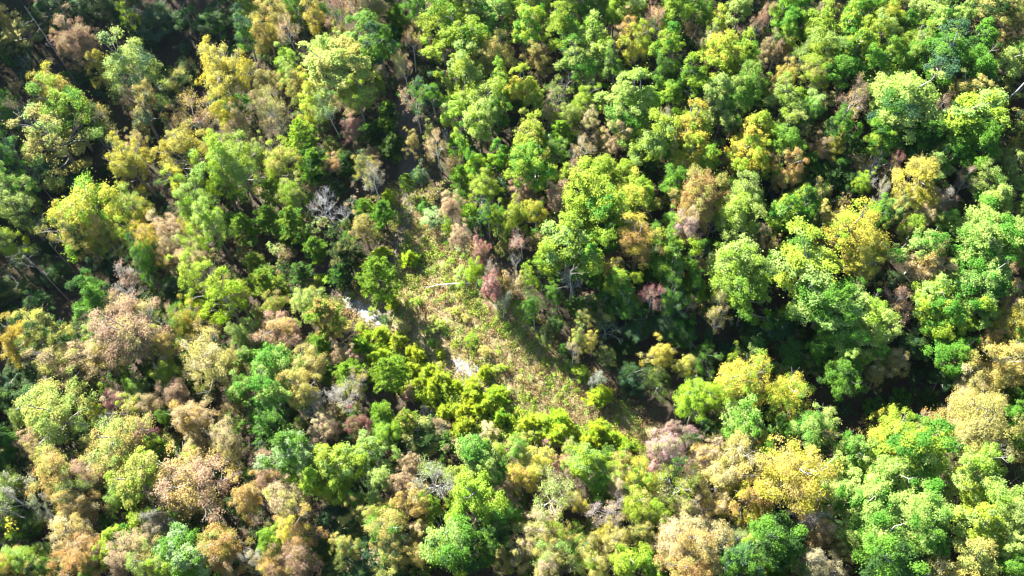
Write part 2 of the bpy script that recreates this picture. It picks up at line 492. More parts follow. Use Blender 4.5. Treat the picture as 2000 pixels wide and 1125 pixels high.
# ---------------------------------------------------------------- the trees seen in the photograph
# per row: crown centre x, y, crown width, crown height (in a 2.812x enlargement of a part of the photo), form, leaf colours
COLOURS = {
    'G': (0.098, 0.228, 0.024), 'L': (0.240, 0.345, 0.034), 'P': (0.262, 0.360, 0.085), 'D': (0.045, 0.092, 0.020),  # D, like B below, puts the shade on a crown into its leaf colour
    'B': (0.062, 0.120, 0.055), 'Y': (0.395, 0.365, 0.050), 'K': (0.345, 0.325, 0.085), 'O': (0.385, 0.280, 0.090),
    'R': (0.350, 0.185, 0.145), 'N': (0.345, 0.240, 0.145), 'T': (0.410, 0.335, 0.175), 'M': (0.370, 0.265, 0.230),
    'E': (0.320, 0.300, 0.250), 'V': (0.240, 0.360, 0.026), 'W': (0.270, 0.360, 0.150), 'C': (0.230, 0.110, 0.090),
    'v': (0.160, 0.270, 0.028), 'y': (0.340, 0.440, 0.030)}
WORDS = {'G': 'green', 'L': 'yellow-green', 'P': 'pale green', 'D': 'shade-dark green', 'B': 'shade-dark blue-green', 'Y': 'golden yellow',
         'K': 'olive-tan', 'O': 'orange', 'R': 'red', 'N': 'rusty brown', 'T': 'pinkish tan', 'M': 'mauve pink', 'E': 'grey-tan',
         'V': 'bright green', 'W': 'silvery mint', 'C': 'crimson'}
TABLE = {
(0, 0): """440 230 150 260 f N;350 250 105 150 f N;690 400 250 330 p PB;590 395 125 150 p Y;750 340 115 100 p PK;790 650 190 260 p KB;765 580 140 110 f TK
300 520 200 140 f YO;350 610 270 260 p LG;480 640 200 220 s KD;140 600 200 240 s TE;280 790 300 240 p KP;20 640 120 260 p G;1240 440 250 270 f YK;1260 640 130 160 p Y
1060 640 250 200 s KN;1030 820 240 230 f YK;740 890 190 240 f YK;735 795 85 70 f T;1310 700 100 160 f T;1350 200 130 220 p GB;1370 60 100 150 p L;730 130 100 150 p LD;800 220 140 120 p DB
600 60 150 150 p D;860 100 190 190 p DB;1000 120 150 190 p D;1180 120 170 240 p DG;450 40 140 120 p D;250 60 160 140 p D;120 180 200 180 p DK;30 100 100 170 f KO;150 340 180 170 s DB;60 260 120 150 p DK
970 430 180 160 f DK;460 420 95 90 f D;200 960 260 200 p B;60 870 160 180 p GB;380 960 180 190 p DB;60 1080 160 120 p PG;930 960 130 190 p D;1040 1060 150 130 p LY;1190 950 180 240 p LP;1300 900 200 190 p LP;560 620 70 70 f D;690 60 120 120 p D;340 130 90 120 p D""",
(500, 0): """90 80 180 160 f KO;60 200 150 150 f YO;230 70 115 150 p G;320 120 120 180 p YK;190 170 110 190 s N;430 70 160 190 s NG;540 40 120 150 s KN;640 50 160 120 f TK;760 100 130 170 c V;875 70 115 160 p G
1010 140 220 220 o L;1150 80 200 170 o LP;1130 250 260 200 o LG;1300 80 190 180 o PG;670 250 200 250 o GB;640 170 160 120 o GP;750 190 120 130 o DG;400 280 170 140 o P;530 290 140 130 o P;470 390 300 180 o PK;470 190 115 110 f K
160 370 120 250 p PL;70 450 110 130 f K;210 430 100 170 p KP;80 560 160 160 s TK;265 470 125 130 p Y;270 600 150 230 p LY;400 570 140 250 s PW;560 530 160 160 f LK;640 520 80 90 f T;690 450 70 100 f L;700 620 150 160 c VD
870 550 130 200 s NG;980 540 120 190 o GB;820 370 130 170 s NK;850 250 110 120 s NK;230 740 180 260 c LV;300 900 180 250 c VD;540 700 95 120 f RN;415 905 85 90 f OR;100 650 150 150 s KT;500 900 150 220 c D;600 900 120 160 f KB;650 1000 140 150 s EK;730 1060 100 120 y V
370 1085 130 110 b E;850 780 100 80 f K;990 790 110 170 s TN;1050 740 70 80 b E;960 740 80 60 f P;1120 620 150 130 o PL;1180 420 210 180 o LP;1260 320 190 150 f KO;1330 470 150 180 o L;1280 560 200 160 o PL;1220 670 190 180 o PL;1310 650 120 170 o GP
1120 770 115 180 p LG;1210 890 110 130 o VG;1330 860 120 140 o VG;1120 970 130 180 c V;1230 1030 150 150 f L;820 1000 80 90 c VD;900 970 110 150 f B;620 760 130 180 c D;740 800 150 190 c D;110 900 170 180 f LK;80 1040 130 140 c VL;210 1060 150 110 f LK;30 850 110 120 f P""",
(1000, 0): """60 150 170 200 o LG;30 40 130 120 o L;150 60 150 120 f LK;290 170 180 190 o LG;430 60 160 120 o G;450 190 190 190 o PL;340 70 90 120 s N;560 50 110 120 o L;660 60 150 130 o LP;640 155 115 100 f OT;770 110 130 180 s NT;680 250 150 180 f LY
900 60 190 150 o LG;1010 80 120 150 o G;880 260 180 220 o LG;960 470 180 200 o GL;870 520 140 120 o L;830 400 120 150 o GD;1150 140 140 140 o LY;1070 240 120 150 f LT;1160 310 190 220 o LY;1290 290 150 200 o LG;1240 60 150 120 o P;1360 120 120 170 s NT;1385 270 80 180 f TN;1300 440 150 190 o G
1130 520 190 170 o P;1090 590 190 110 o P;1140 670 150 150 o PG;1250 540 150 190 o G;1380 480 90 190 o GL;150 330 140 120 f KO;60 480 160 180 o LY;290 460 120 130 b E;250 520 100 110 s PE;420 480 110 120 f BP;360 370 190 150 o PG;480 330 170 150 o PL;560 420 140 150 o GP;620 490 100 100 s TN
530 560 120 100 s N;400 560 120 90 f L;210 600 85 130 f TL;110 570 120 120 o L;390 670 95 150 f T;300 620 110 120 f PL;690 560 260 150 o PL;640 650 200 140 o PG;750 770 210 200 o LP;580 770 140 120 f TK;860 640 90 80 s PE;960 720 200 160 o YL;980 850 180 170 o LY
870 810 120 170 o KG;680 890 120 150 o D;100 750 190 190 o LK;120 880 210 180 o LG;270 740 150 150 c VL;220 850 120 140 f GP;390 820 130 130 s TE;360 930 130 100 s NT;60 1050 110 110 f NT;240 1080 120 100 f NT;500 960 160 130 o L;600 960 100 90 o L;430 1060 260 160 o LV;660 1060 190 140 o LY
300 1000 110 120 o L;900 1030 150 150 o G;1040 1060 240 120 f OK;1240 1060 190 150 o PL;1330 720 190 190 o LY;1280 830 190 190 o YL;1250 920 120 120 f KY;1370 900 120 190 o YL;1090 920 160 140 o LG;1170 840 70 80 b E;960 930 80 100 s N;20 960 90 90 o P""",
(1500, 0): """20 60 70 170 s N;90 80 140 140 o GL;190 60 130 100 o G;310 70 95 90 f TN;110 170 140 130 o LG;40 280 110 100 s NK;100 275 80 75 f O;120 415 115 130 f YO;70 500 100 110 f OY;310 160 200 170 o L;450 150 190 160 o LG;310 280 200 170 o LP;490 290 210 200 o LG;630 180 160 150 o LP
640 320 160 160 o GL;420 400 190 150 o G;560 390 160 150 o G;460 60 90 60 b E;570 40 150 100 o G;680 80 150 120 o LY;750 150 120 120 o G;900 60 190 150 o P;1050 110 150 130 o P;930 180 190 150 o PG;790 210 140 110 o PL;860 255 120 110 o PL;780 310 150 150 o G;960 310 250 200 o GB
1230 60 190 150 o KD;1345 80 120 150 f K;1180 220 170 160 o GD;1250 260 95 90 f OK;1140 390 200 190 o GD;1390 265 110 120 o PG;1320 360 150 110 o P;1100 520 180 150 o KD;1240 500 130 120 o DK;280 420 150 170 f LK;190 310 100 160 s P;90 580 190 150 o PL;235 590 120 140 o GP
120 720 150 140 o PL;120 810 190 160 o GL;40 680 60 120 b E;110 960 150 190 f OK;30 960 70 150 o L;460 560 180 180 s NO;390 690 150 150 o GD;350 800 95 110 f Y;280 830 100 90 f ON;740 520 310 180 o P;690 650 220 150 o GB;960 560 130 120 s ND;1130 670 330 230 o LP;1040 790 190 160 o G
1180 830 200 140 o G;860 790 160 140 o GD;610 790 140 130 o LG;630 885 140 115 b E;560 970 110 100 b E;530 1010 95 90 f L;400 900 150 130 o DG;320 950 150 150 o D;720 900 85 150 s C;810 1000 210 190 o KY;900 930 160 150 o GP;1080 990 120 140 s NT;1180 1010 160 130 o PG;1320 900 130 120 o P
1250 1085 160 110 o P;1390 940 60 90 f T;160 1085 110 100 o LP;290 1085 140 100 f KG;620 1060 100 120 s E;1000 1080 120 100 s NE;1340 790 45 45 f Y;1370 1000 90 110 o P;460 1020 110 110 o D""",
(0, 380): """90 80 190 170 p PB;220 150 180 190 s B;40 260 140 140 p LP;140 330 150 190 s BD;470 80 330 170 f YL;400 130 160 120 f Y;430 220 200 120 f KD;590 220 170 160 f KL;720 80 160 130 f PK;740 150 130 110 f YL;720 240 120 140 p LY;810 270 150 180 f YO;890 330 120 210 f OT
760 370 160 190 f GD;960 140 110 90 s N;960 230 160 110 f TN;640 290 120 100 s B;1060 210 115 90 f Y;1080 80 150 210 p PL;1170 180 160 250 p PL;1330 180 150 260 c V;1380 360 110 190 c V;1040 310 150 90 f LT;1120 370 140 100 f TL;540 480 110 80 s KO;680 500 220 120 s NE;540 590 170 190 o GD
820 620 180 150 s KD;960 540 180 240 f DB;940 650 120 100 s N;690 650 170 120 f N;740 790 280 240 f N;580 740 150 170 o PG;400 900 260 170 f TK;560 910 200 150 f TO;690 960 110 100 u G;70 850 180 220 f YK;270 780 220 200 f KD;430 760 140 100 s KD;50 700 120 90 f DB;1010 720 140 130 f YG
940 830 105 160 f O;1080 680 120 90 s T;1100 780 180 160 s KT;1130 480 190 170 p L;1220 590 200 240 p LV;1300 560 150 150 f LK;1375 500 100 160 c V;1350 760 120 150 f P;930 990 140 110 o L;1150 930 250 200 f KT;1280 900 120 120 f K;1370 900 100 150 o GP;920 920 110 80 s E
90 1000 180 150 o DB;240 990 110 90 f PT;190 1020 40 40 u R;200 1090 220 120 o D;430 1040 200 140 o DK;610 1080 85 85 f L;730 1050 115 95 f PL;830 1050 130 120 f DP;970 1100 150 90 f TN;1330 1060 150 150 o GP;50 520 150 160 p D;200 620 160 160 p D;330 420 130 150 p D""",
(500, 380): """60 120 150 190 c V;130 200 120 230 c V;220 170 180 240 c VG;330 280 130 210 c V;50 440 130 180 c VD;380 60 170 180 b E;480 110 110 120 b E;580 60 110 140 c VG;700 110 140 150 c GV;590 190 140 130 f K;500 300 200 190 c D;460 420 150 120 c DG;660 330 120 140 y V;660 450 220 210 c V;755 580 90 110 y V
845 350 110 120 y V;990 130 130 140 u W;1130 300 75 80 u W;1060 80 120 120 f TN;1150 100 110 150 c VL;1130 220 140 130 f TN;1060 190 80 90 f L;1330 120 120 150 f LG;1270 120 110 140 f GB;1240 330 130 110 f RT;1200 410 130 120 f VL;1300 420 110 100 s NE;1070 370 60 80 u L;1130 440 120 60 u PL
1310 510 150 120 f RM;1390 480 65 120 f TO;1350 590 95 80 s E;1240 490 55 50 u G;60 490 180 160 c LV;280 600 170 160 f PK;120 590 130 130 f KV;400 680 230 180 c KV;130 740 200 180 f NO;340 850 150 180 c V;300 960 170 150 f K;90 930 220 220 o PG;460 880 95 90 f N;540 900 75 65 f N;570 840 130 140 y GV
690 770 110 100 y V;760 810 130 130 y V;690 880 120 110 y V;720 970 200 160 c V;520 960 180 130 c VL;530 1030 150 110 s EK;880 880 130 140 y V;850 950 110 130 y V;930 970 110 120 y V;990 1010 120 120 y V;1000 880 80 90 y V;960 1060 130 120 y V;1100 1060 110 110 y V;1270 960 110 120 y V
1190 1060 120 100 y V;1310 1090 120 90 y VL;840 1090 80 60 u R;700 690 60 60 u D;600 780 80 80 y V;880 590 70 70 u L;1000 720 90 80 u L;20 660 70 120 f K;930 60 110 90 u G;253 436 140 130 c DG;305 505 90 80 u V;335 470 90 80 y V;270 520 100 90 u G;394 472 75 70 u V;472 506 65 60 u K;577 731 75 70 u V;709 754 70 65 u VL;816 731 70 65 u K;886 886 80 70 u LV;970 810 65 60 u L;1012 934 70 65 u VK;520 560 60 55 u G;640 640 60 55 u L;960 690 60 55 u K;1090 640 70 60 u VK;1180 800 80 70 u LV;1260 860 70 60 u K;1340 960 80 70 u V;1150 680 55 50 u K;1030 560 60 55 u LK""",
(1000, 380): """20 120 120 190 f L;70 20 85 80 f TN;130 90 120 160 f YL;250 50 150 120 f NT;50 240 120 120 s NE;330 130 110 100 o LG;300 260 290 220 o LP;210 370 150 170 o L;390 360 160 160 o LG;340 470 130 130 s EB;80 460 115 190 p LV;20 380 80 110 b E;20 490 70 100 f TO;40 620 80 90 u GL;120 640 120 140 f GD
540 60 250 130 o LG;680 30 150 100 o L;450 60 140 120 o L;520 160 130 120 o GL;660 100 70 70 f YO;720 140 90 90 f BP;690 240 200 240 f OY;540 260 140 150 o GD;560 420 120 60 f Y;590 500 150 120 o LG;560 580 150 130 o DG;1030 40 210 130 f OK;960 170 150 180 f TM;1090 160 120 110 b E;960 270 100 90 f OT
870 150 120 100 o GP;870 330 220 180 o GV;880 420 200 130 o GP;1030 310 130 120 o GB;900 270 130 90 o G;1030 430 100 110 f OK;1000 520 120 100 o GL;1230 120 200 180 o PL;1290 50 140 100 o P;1330 210 130 110 f ND;1380 270 85 120 f TO;1250 400 250 200 o PL;1160 500 130 130 o L;1290 570 230 190 o GL
1390 420 80 150 o G;1150 580 110 120 s T;1130 700 130 140 s TK;970 580 70 80 s T;770 550 140 150 s CN;770 615 60 45 u R;880 580 130 140 f GB;250 560 120 100 f GD;480 650 180 160 f DK;520 740 150 140 s BD;350 790 95 140 f PK;400 690 100 110 f KD;440 810 100 90 f KY;330 860 75 80 s T
840 880 135 110 f YK;930 930 105 110 f KY;370 980 110 90 u L;640 640 130 130 f GD;700 720 180 170 f DB;850 700 140 150 f DB;940 760 180 160 f DG;520 890 130 120 f DK;640 990 170 150 f DB;480 1010 95 90 s E;800 1010 180 150 f D;1040 900 150 150 f DG;250 700 120 120 f D;180 780 130 110 f D;280 840 80 80 f DG
1240 900 80 80 f LD;1330 830 150 150 o D;1240 1040 260 200 f YL;1040 1100 180 130 f VL;1350 1060 130 150 f YK;480 1100 140 70 y VL""",
(1500, 380): """80 100 170 180 o LG;60 160 120 140 o GP;230 80 150 170 o GD;280 150 120 160 o KD;180 230 65 65 f Y;150 300 150 120 o GD;20 280 65 120 f TO;460 220 290 220 f YL;330 260 110 130 f YK;500 420 160 190 f KY;370 160 80 70 f T;570 330 130 120 f YL;600 120 150 150 o GD;740 35 150 80 f KP;910 70 125 80 f TN
810 160 135 100 f T;990 130 120 110 o PG;860 280 230 150 o PG;790 210 120 80 o L;860 420 200 140 f TO;1250 60 150 120 o P;1180 200 290 150 o PG;1340 190 140 150 o P;1160 370 300 160 o PG;1180 460 250 110 o PG;1390 80 80 100 o P;1330 320 130 130 o PG;1070 420 120 120 o PG
220 450 330 170 o LP;330 570 290 180 o GP;460 540 110 100 o PG;330 680 190 150 o G;100 640 95 80 o LG;560 630 150 110 o GL;570 730 230 160 o PL;430 830 170 140 o PG;450 910 150 100 o PG;300 840 115 90 o G;580 860 140 120 o G;430 980 180 110 o GD;690 910 130 110 f KT;600 1010 100 110 f KT
700 600 180 150 s NO;860 560 240 160 o LP;910 640 250 170 o LG;990 710 200 170 o GL;1130 660 190 150 o LP;1010 870 180 190 o G;820 800 220 220 o DB;1290 560 170 120 f NO;1310 710 210 170 f YK;1390 510 70 100 o G;1240 800 115 130 f OK;1370 820 110 120 o G;1290 970 260 240 f KO;1110 1090 180 110 f KT
60 720 180 190 o DB;120 860 200 190 o D;100 1070 220 150 f YL;250 930 120 130 o D;1200 920 120 120 o D;960 990 150 120 o DB""",
(0, 725): """280 240 300 170 f PK;310 340 200 120 f D;170 390 130 120 f TN;220 450 115 120 f K;60 150 160 180 o D;70 250 85 75 f P;50 380 140 140 o GD;610 110 95 100 f L;650 180 125 90 f RT;730 200 115 95 f LK;550 250 95 90 f YL;640 290 220 130 b E;820 190 120 120 f T;800 340 150 90 f RT;910 240 70 140 f G
980 150 170 140 f T;1060 260 190 210 f TO;1080 400 110 100 f T;1230 380 160 160 f T;1290 470 120 120 s K;500 170 120 120 f D;660 430 290 180 f KP;690 380 95 65 f YL;830 420 110 90 o LG;490 440 110 110 f K;320 570 240 160 f OK;520 570 150 160 f NT;400 650 220 120 s KP;760 590 290 200 o LK;660 700 130 130 f PL
60 620 140 110 f LP;60 710 260 150 s PE;220 740 150 110 s E;1080 640 340 290 f NO;940 590 120 120 s E;1060 490 120 80 f L;1370 670 150 190 f O;430 770 160 110 f OT;380 880 190 140 f TO;430 970 200 140 f OT;430 1050 190 150 f OK;520 830 110 110 s BE;100 870 200 150 f DV;80 1030 160 130 f LP
40 1090 130 100 f KY;290 1080 130 100 f GK;860 830 150 130 f TE;980 790 120 100 f GL;1020 920 230 170 o GW;1040 1060 210 150 o GW;1220 940 220 150 f O;1200 1050 170 120 f ON;650 920 150 100 o LG;590 1010 120 140 f LY;730 980 200 160 f T;840 1040 170 130 f KP;680 1080 150 100 f TN;900 1110 160 70 f PL;490 1110 110 60 f P
1360 1020 120 130 s ET;200 1000 130 130 f D;60 500 140 120 o D;380 480 120 110 s D""",
(500, 725): """60 140 200 240 o PG;80 270 180 170 o DG;260 100 180 210 f K;300 200 150 140 s EK;500 130 180 160 s EK;940 215 85 80 u M;840 140 75 90 u R;550 280 130 130 f C;610 350 75 100 f C;370 320 140 130 f NT;690 250 160 140 c V;850 260 170 150 c VK;900 380 220 170 f DK;730 350 150 120 f GV
1050 50 120 110 y V;1040 240 130 120 y V;1120 310 160 110 y VL;1180 150 140 130 y V;1250 200 130 120 y V;1320 250 120 110 y VG;1330 130 120 110 y V;1110 100 70 70 u G;1010 300 80 140 s TN;1280 330 120 70 u T;920 60 110 110 y V;960 130 110 110 y V;1150 220 100 100 y V
230 450 230 250 o GW;170 350 95 85 o G;380 500 200 150 o LP;330 590 160 120 o L;520 530 210 170 o LP;660 460 180 130 o LP;680 580 170 170 o P;450 620 150 130 o L;160 720 180 220 f TK;60 480 100 110 s N;60 610 130 170 f NO;400 820 160 150 o BD;540 700 110 110 f GO;200 900 200 170 f OY;90 940 130 170 o LG
200 1050 200 120 f NO;100 1100 150 70 f O;20 1030 90 140 s E;490 970 130 140 f PK;340 960 130 120 f D;590 1010 200 160 o DB;860 530 110 80 f TN;980 600 230 160 s PE;800 640 150 100 f TN;870 720 180 110 f KO;670 790 140 120 f KL;740 870 200 140 f KG;560 860 150 170 o DK;780 980 150 150 f KD;870 1010 115 120 f KO
900 880 100 100 f TK;1190 440 240 160 o PG;1250 540 180 140 o PG;1150 600 170 110 o L;1210 730 260 180 o LV;1050 890 240 170 o LP;1120 990 250 150 o GD;970 760 130 110 o L;1330 430 130 120 f LK;1340 690 130 130 f TN;1330 830 160 130 o PG;1300 950 170 150 o GD;1360 1040 120 120 f K;700 1060 200 110 o DK;450 1090 150 90 o D""",
(1000, 725): """40 430 120 150 f PG;170 490 160 160 f Y;50 600 150 150 f YO;280 530 110 100 f R;190 400 75 55 u R;250 390 55 45 u R;300 440 120 120 f KP;420 510 180 190 o LP;60 270 130 120 y V;270 270 140 120 y V;280 345 150 100 y VL;480 330 150 140 y V;420 380 110 110 y V;560 360 120 120 y V;620 420 120 110 y VG
620 530 180 140 f KL;540 480 100 90 f G;850 430 230 250 f M;960 360 120 120 s M;860 310 85 90 f M;800 540 105 75 f RM;1050 440 150 150 f TO;490 630 110 85 o G;600 620 150 120 f TL;700 640 190 130 f YL;890 620 240 160 s LK;230 680 250 170 s PT;370 720 115 95 f YT;520 760 180 160 s ET;700 740 190 160 f LK
300 620 120 100 s T;820 800 135 120 o LV;950 790 150 140 f T;1220 480 250 240 f KT;1350 410 120 110 f YK;1330 520 150 120 s T;1160 600 200 190 f K;1130 750 140 120 f TO;1320 720 220 220 f OY;1390 590 70 150 f Y;1290 320 230 130 o GP;1000 190 220 190 f VL;130 880 190 170 f TK;280 880 170 160 f KL
60 970 150 130 f TK;360 950 150 150 f KG;480 920 120 110 f YK;560 930 170 150 f K;690 900 130 150 f KD;240 1000 200 160 f KP;30 780 100 100 o GL;180 1090 180 90 f TK;440 1060 170 120 f KL;640 1085 190 100 o LV;760 1060 130 110 o LG;880 980 220 180 f TO;1020 920 260 210 f OT;1000 1070 250 130 f OK
1240 1050 200 170 o GB;1340 930 130 120 o PL;1350 1040 140 150 o GP;1240 930 130 90 s EP;1150 850 130 120 f DL""",
(1500, 725): """220 340 190 210 p PG;330 290 180 220 p PG;30 320 120 130 o GP;100 570 320 360 f YO;450 480 200 200 o PG;330 560 150 130 o PG;690 340 230 170 f LY;910 310 190 100 s OK;830 440 340 180 o LG;600 600 250 180 o PG;760 590 240 170 o PG;560 740 260 190 o PG;770 760 280 200 o PG;650 900 290 190 o PG;860 900 250 190 o GP
510 890 200 150 o PG;1150 490 230 210 o PL;1100 680 210 180 o LP;1300 690 230 210 o PL;1160 850 260 190 o LP;1320 850 200 160 o PL;1350 970 180 180 o PL;1120 1040 240 160 o PK;1340 1070 170 140 o GP;1130 200 210 150 f KT;1180 300 290 150 f K;1360 250 120 130 o G;1380 400 100 150 o GL;1385 580 90 150 s D
190 780 180 150 s E;330 900 160 150 f ON;100 950 270 220 o GD;30 1030 90 130 o L;420 970 110 100 f K;240 1090 180 80 f T;950 1080 200 100 s K;700 1070 300 120 o GD;370 690 180 160 o PG"""}
# ---------------------------------------------------------------- the setting: ground and tracks
def obj(name, me, parent=None):
    o = bpy.data.objects.new(name, me); COL.objects.link(o)
    if parent: o.parent = parent
    return o

def tag(o, label=None, cat=None, group=None, kind=None):
    for k, v in (('label', label), ('category', cat), ('group', group), ('kind', kind)):
        if v: o[k] = v
    return o

def axis(lo, hi, a, b, fine, coarse):
    return np.unique(np.concatenate([np.arange(lo, a, coarse), np.arange(a, b, fine), np.arange(b, hi + coarse, coarse)]))

gx = axis(-420, 420, -32, 34, 0.7, 4.0); gy = axis(-160, 560, 26, 100, 0.7, 4.0)
GX, GY = np.meshgrid(gx, gy)
nx, ny = len(gx), len(gy)
edge = seg_dist(GX, GY, [np.array(p) for p in CLEARING] + [np.array(CLEARING[0])])
inside = poly_mask(GX, GY, CLEARING)
meadow = np.clip(0.5 + np.where(inside, edge, -edge) / 3.0, 0, 1)
track = np.clip(1.6 - seg_dist(GX, GY, SIDE) / 1.6, 0, 1)
GZ = terrain(GX, GY) + 0.10 * rng.normal(size=GX.shape) * np.clip(1 - track, 0, 1)
me = bpy.data.meshes.new('ground')
verts = np.column_stack([GX.ravel(), GY.ravel(), GZ.ravel()])
ii = (np.arange(ny - 1)[:, None] * nx + np.arange(nx - 1)[None, :]).ravel()
faces = np.column_stack([ii, ii + 1, ii + nx + 1, ii + nx])
me.vertices.add(len(verts)); me.vertices.foreach_set('co', verts.ravel())
me.loops.add(faces.size); me.loops.foreach_set('vertex_index', faces.ravel().astype(np.int32))
me.polygons.add(len(faces)); me.polygons.foreach_set('loop_start', np.arange(0, faces.size, 4, dtype=np.int32))
me.polygons.foreach_set('use_smooth', np.ones(len(faces), bool)); me.update()
for nm, a in (('meadow', meadow), ('track', track)):
    at = me.attributes.new(nm, 'FLOAT', 'POINT'); at.data.foreach_set('value', a.ravel().astype(np.float32))

m, t, out = new_mat('forest_floor')
tc = N(t, 'ShaderNodeTexCoord')
def noise(scale, detail=5):
    n = N(t, 'ShaderNodeTexNoise'); n.inputs['Scale'].default_value = scale; n.inputs['Detail'].default_value = detail
    t.links.new(tc.outputs['Object'], n.inputs['Vector']); return n.outputs['Fac']
big, mid, small = noise(0.18), noise(0.9), noise(7.0, 8)
litter = mixc(t, mapr(t, small, .35, .65, 0, 1), (0.022, 0.018, 0.012), (0.075, 0.055, 0.036))
litter = mixc(t, mapr(t, mid, .5, .72, 0, .6), litter, (0.05, 0.075, 0.02))
dry = mixc(t, mapr(t, small, .35, .68, 0, 1), (0.15, 0.115, 0.06), (0.31, 0.25, 0.13))
green = mixc(t, mapr(t, small, .3, .7, 0, 1), (0.07, 0.10, 0.02), (0.20, 0.22, 0.06))
turf = mixc(t, mapr(t, mid, .46, .60, 0, .8), dry, green)
ma = N(t, 'ShaderNodeAttribute', attribute_type='GEOMETRY', attribute_name='meadow')
ta = N(t, 'ShaderNodeAttribute', attribute_type='GEOMETRY', attribute_name='track')
jit = N(t, 'ShaderNodeMath', operation='ADD'); t.links.new(ma.outputs['Fac'], jit.inputs[0]); t.links.new(mapr(t, mid, .3, .7, -.3, .3), jit.inputs[1])
c = mixc(t, mapr(t, jit.outputs[0], .35, .65, 0, 1), litter, turf)
c = mixc(t, mapr(t, ta.outputs['Fac'], 0.2, 0.9, 0, .85), c, mixc(t, mapr(t, small, .35, .65, 0, 1), (0.06, 0.05, 0.042), (0.13, 0.11, 0.09)))
p = N(t, 'ShaderNodeBsdfPrincipled'); p.inputs['Roughness'].default_value = 0.95; p.inputs['Specular IOR Level'].default_value = 0.1
bp = N(t, 'ShaderNodeBump'); bp.inputs['Strength'].default_value = 0.8; bp.inputs['Distance'].default_value = 0.12
t.links.new(small, bp.inputs['Height']); t.links.new(bp.outputs[0], p.inputs['Normal'])
t.links.new(c, p.inputs['Base Color']); t.links.new(p.outputs[0], out.inputs['Surface'])
me.materials.append(m)
tag(obj('ground', me), kind='structure')

# gravel track: a ribbon with a ragged edge, slightly crowned
def catmull(pts, k=12):
    P = [2 * pts[0] - pts[1]] + list(pts) + [2 * pts[-1] - pts[-2]]; out_ = []
    for i in range(1, len(P) - 2):
        for j in range(k):
            u = j / k
            out_.append(0.5 * ((2 * P[i]) + (-P[i - 1] + P[i + 1]) * u + (2 * P[i - 1] - 5 * P[i] + 4 * P[i + 1] - P[i + 2]) * u * u + (-P[i - 1] + 3 * P[i] - 3 * P[i + 1] + P[i + 2]) * u ** 3))
    out_.append(P[-2]); return out_
line = catmull([np.array(q) for q in TRACK])
vv, ff = [], []
K = 13
for i, q in enumerate(line):
    tn = unit(line[min(i + 1, len(line) - 1)] - line[max(i - 1, 0)]); nn = np.array([-tn[1], tn[0]])
    wl = 1.15 + 0.35 * math.sin(i * .7) + rng.uniform(-.3, .3); wr = 1.15 + 0.35 * math.sin(i * .53 + 2) + rng.uniform(-.3, .3)
    for j in range(K):
        u = j / (K - 1) * 2 - 1
        x, y = q + nn * (u * (wl if u < 0 else wr))
        vv.append((x, y, tz(x, y) + 0.15 - 0.5 * max(0.0, 1.05 - math.exp(-((i - 32) / 9.0) ** 2) - math.exp(-((i - 79) / 5.5) ** 2) + .30 * math.sin(i * .9 + u * 5) + .2 * math.sin(i * 2.3 - u * 3) - .15) + 0.05 * math.cos(u * math.pi / 2) - 0.30 * max(0, abs(u) - .8) - 0.05 * math.exp(-((abs(u) - .45) / .13) ** 2) + rng.normal() * .012))
for i in range(len(line) - 1):
    for j in range(K - 1):
        a = i * K + j; ff.append((a, a + 1, a + K + 1, a + K))
tm = bpy.data.meshes.new('gravel_track'); tm.from_pydata(vv, [], ff); tm.polygons.foreach_set('use_smooth', [True] * len(ff))
m, t, out = new_mat('pale_gravel')
tc = N(t, 'ShaderNodeTexCoord')
vo = N(t, 'ShaderNodeTexVoronoi'); vo.inputs['Scale'].default_value = 9.0; t.links.new(tc.outputs['Object'], vo.inputs['Vector'])
n1 = noise(0.8); n2 = noise(14, 6)
c = mixc(t, mapr(t, n2, .35, .65, 0, 1), (0.12, 0.115, 0.11), (0.27, 0.265, 0.25))
c = mixc(t, mapr(t, n1, .55, .72, 0, .8), c, (0.20, 0.17, 0.11))
c = mixc(t, 0.35, c, vo.outputs['Color'], 'SOFT_LIGHT')
p = N(t, 'ShaderNodeBsdfPrincipled'); p.inputs['Roughness'].default_value = 0.95; p.inputs['Specular IOR Level'].default_value = .15
bp = N(t, 'ShaderNodeBump'); bp.inputs['Strength'].default_value = .7; bp.inputs['Distance'].default_value = .05
t.links.new(vo.outputs['Distance'], bp.inputs['Height']); t.links.new(bp.outputs[0], p.inputs['Normal'])
t.links.new(c, p.inputs['Base Color']); t.links.new(p.outputs[0], out.inputs['Surface'])
tm.materials.append(m)
tag(obj('gravel_track', tm), kind='structure')

# ---------------------------------------------------------------- trees, one by one
NAMES = {'o': ('broadleaf_tree', 'broadleaf tree'), 'p': ('tall_broadleaf_tree', 'tall tree'), 'f': ('fine_leaved_tree', 'autumn tree'), 'u': ('shrub', 'shrub'),
         's': ('half_bare_tree', 'thinning tree'), 'b': ('bare_tree', 'bare tree'), 'c': ('pine_tree', 'pine'), 'y': ('young_pine', 'pine sapling')}
GROUPS = {'o': 'round-crowned broadleaf trees', 'p': 'tall narrow broadleaf trees', 'f': 'fine-leaved autumn trees', 'u': 'shrubs by the clearing',
          's': 'half-bare trees', 'b': 'leafless grey trees', 'c': 'pines', 'y': 'young pines along the track'}
rows = []
for (X0, Y0), txt in TABLE.items():
    for e in txt.replace('\n', ';').split(';'):
        a = e.split()
        if len(a) < 6: continue
        x, y, w, h = (float(v) / 2.812 for v in a[:4])
        rows.append((X0 + x, Y0 + y, w, h, a[4], a[5]))
# strips of the photo overlap: drop a crown listed twice
keep = []
for e in rows:
    if any(abs(e[0] - k[0]) + abs(e[1] - k[1]) < 0.24 * (e[2] + k[2]) * 0.5 for k in keep): continue
    keep.append(e)
rows = keep
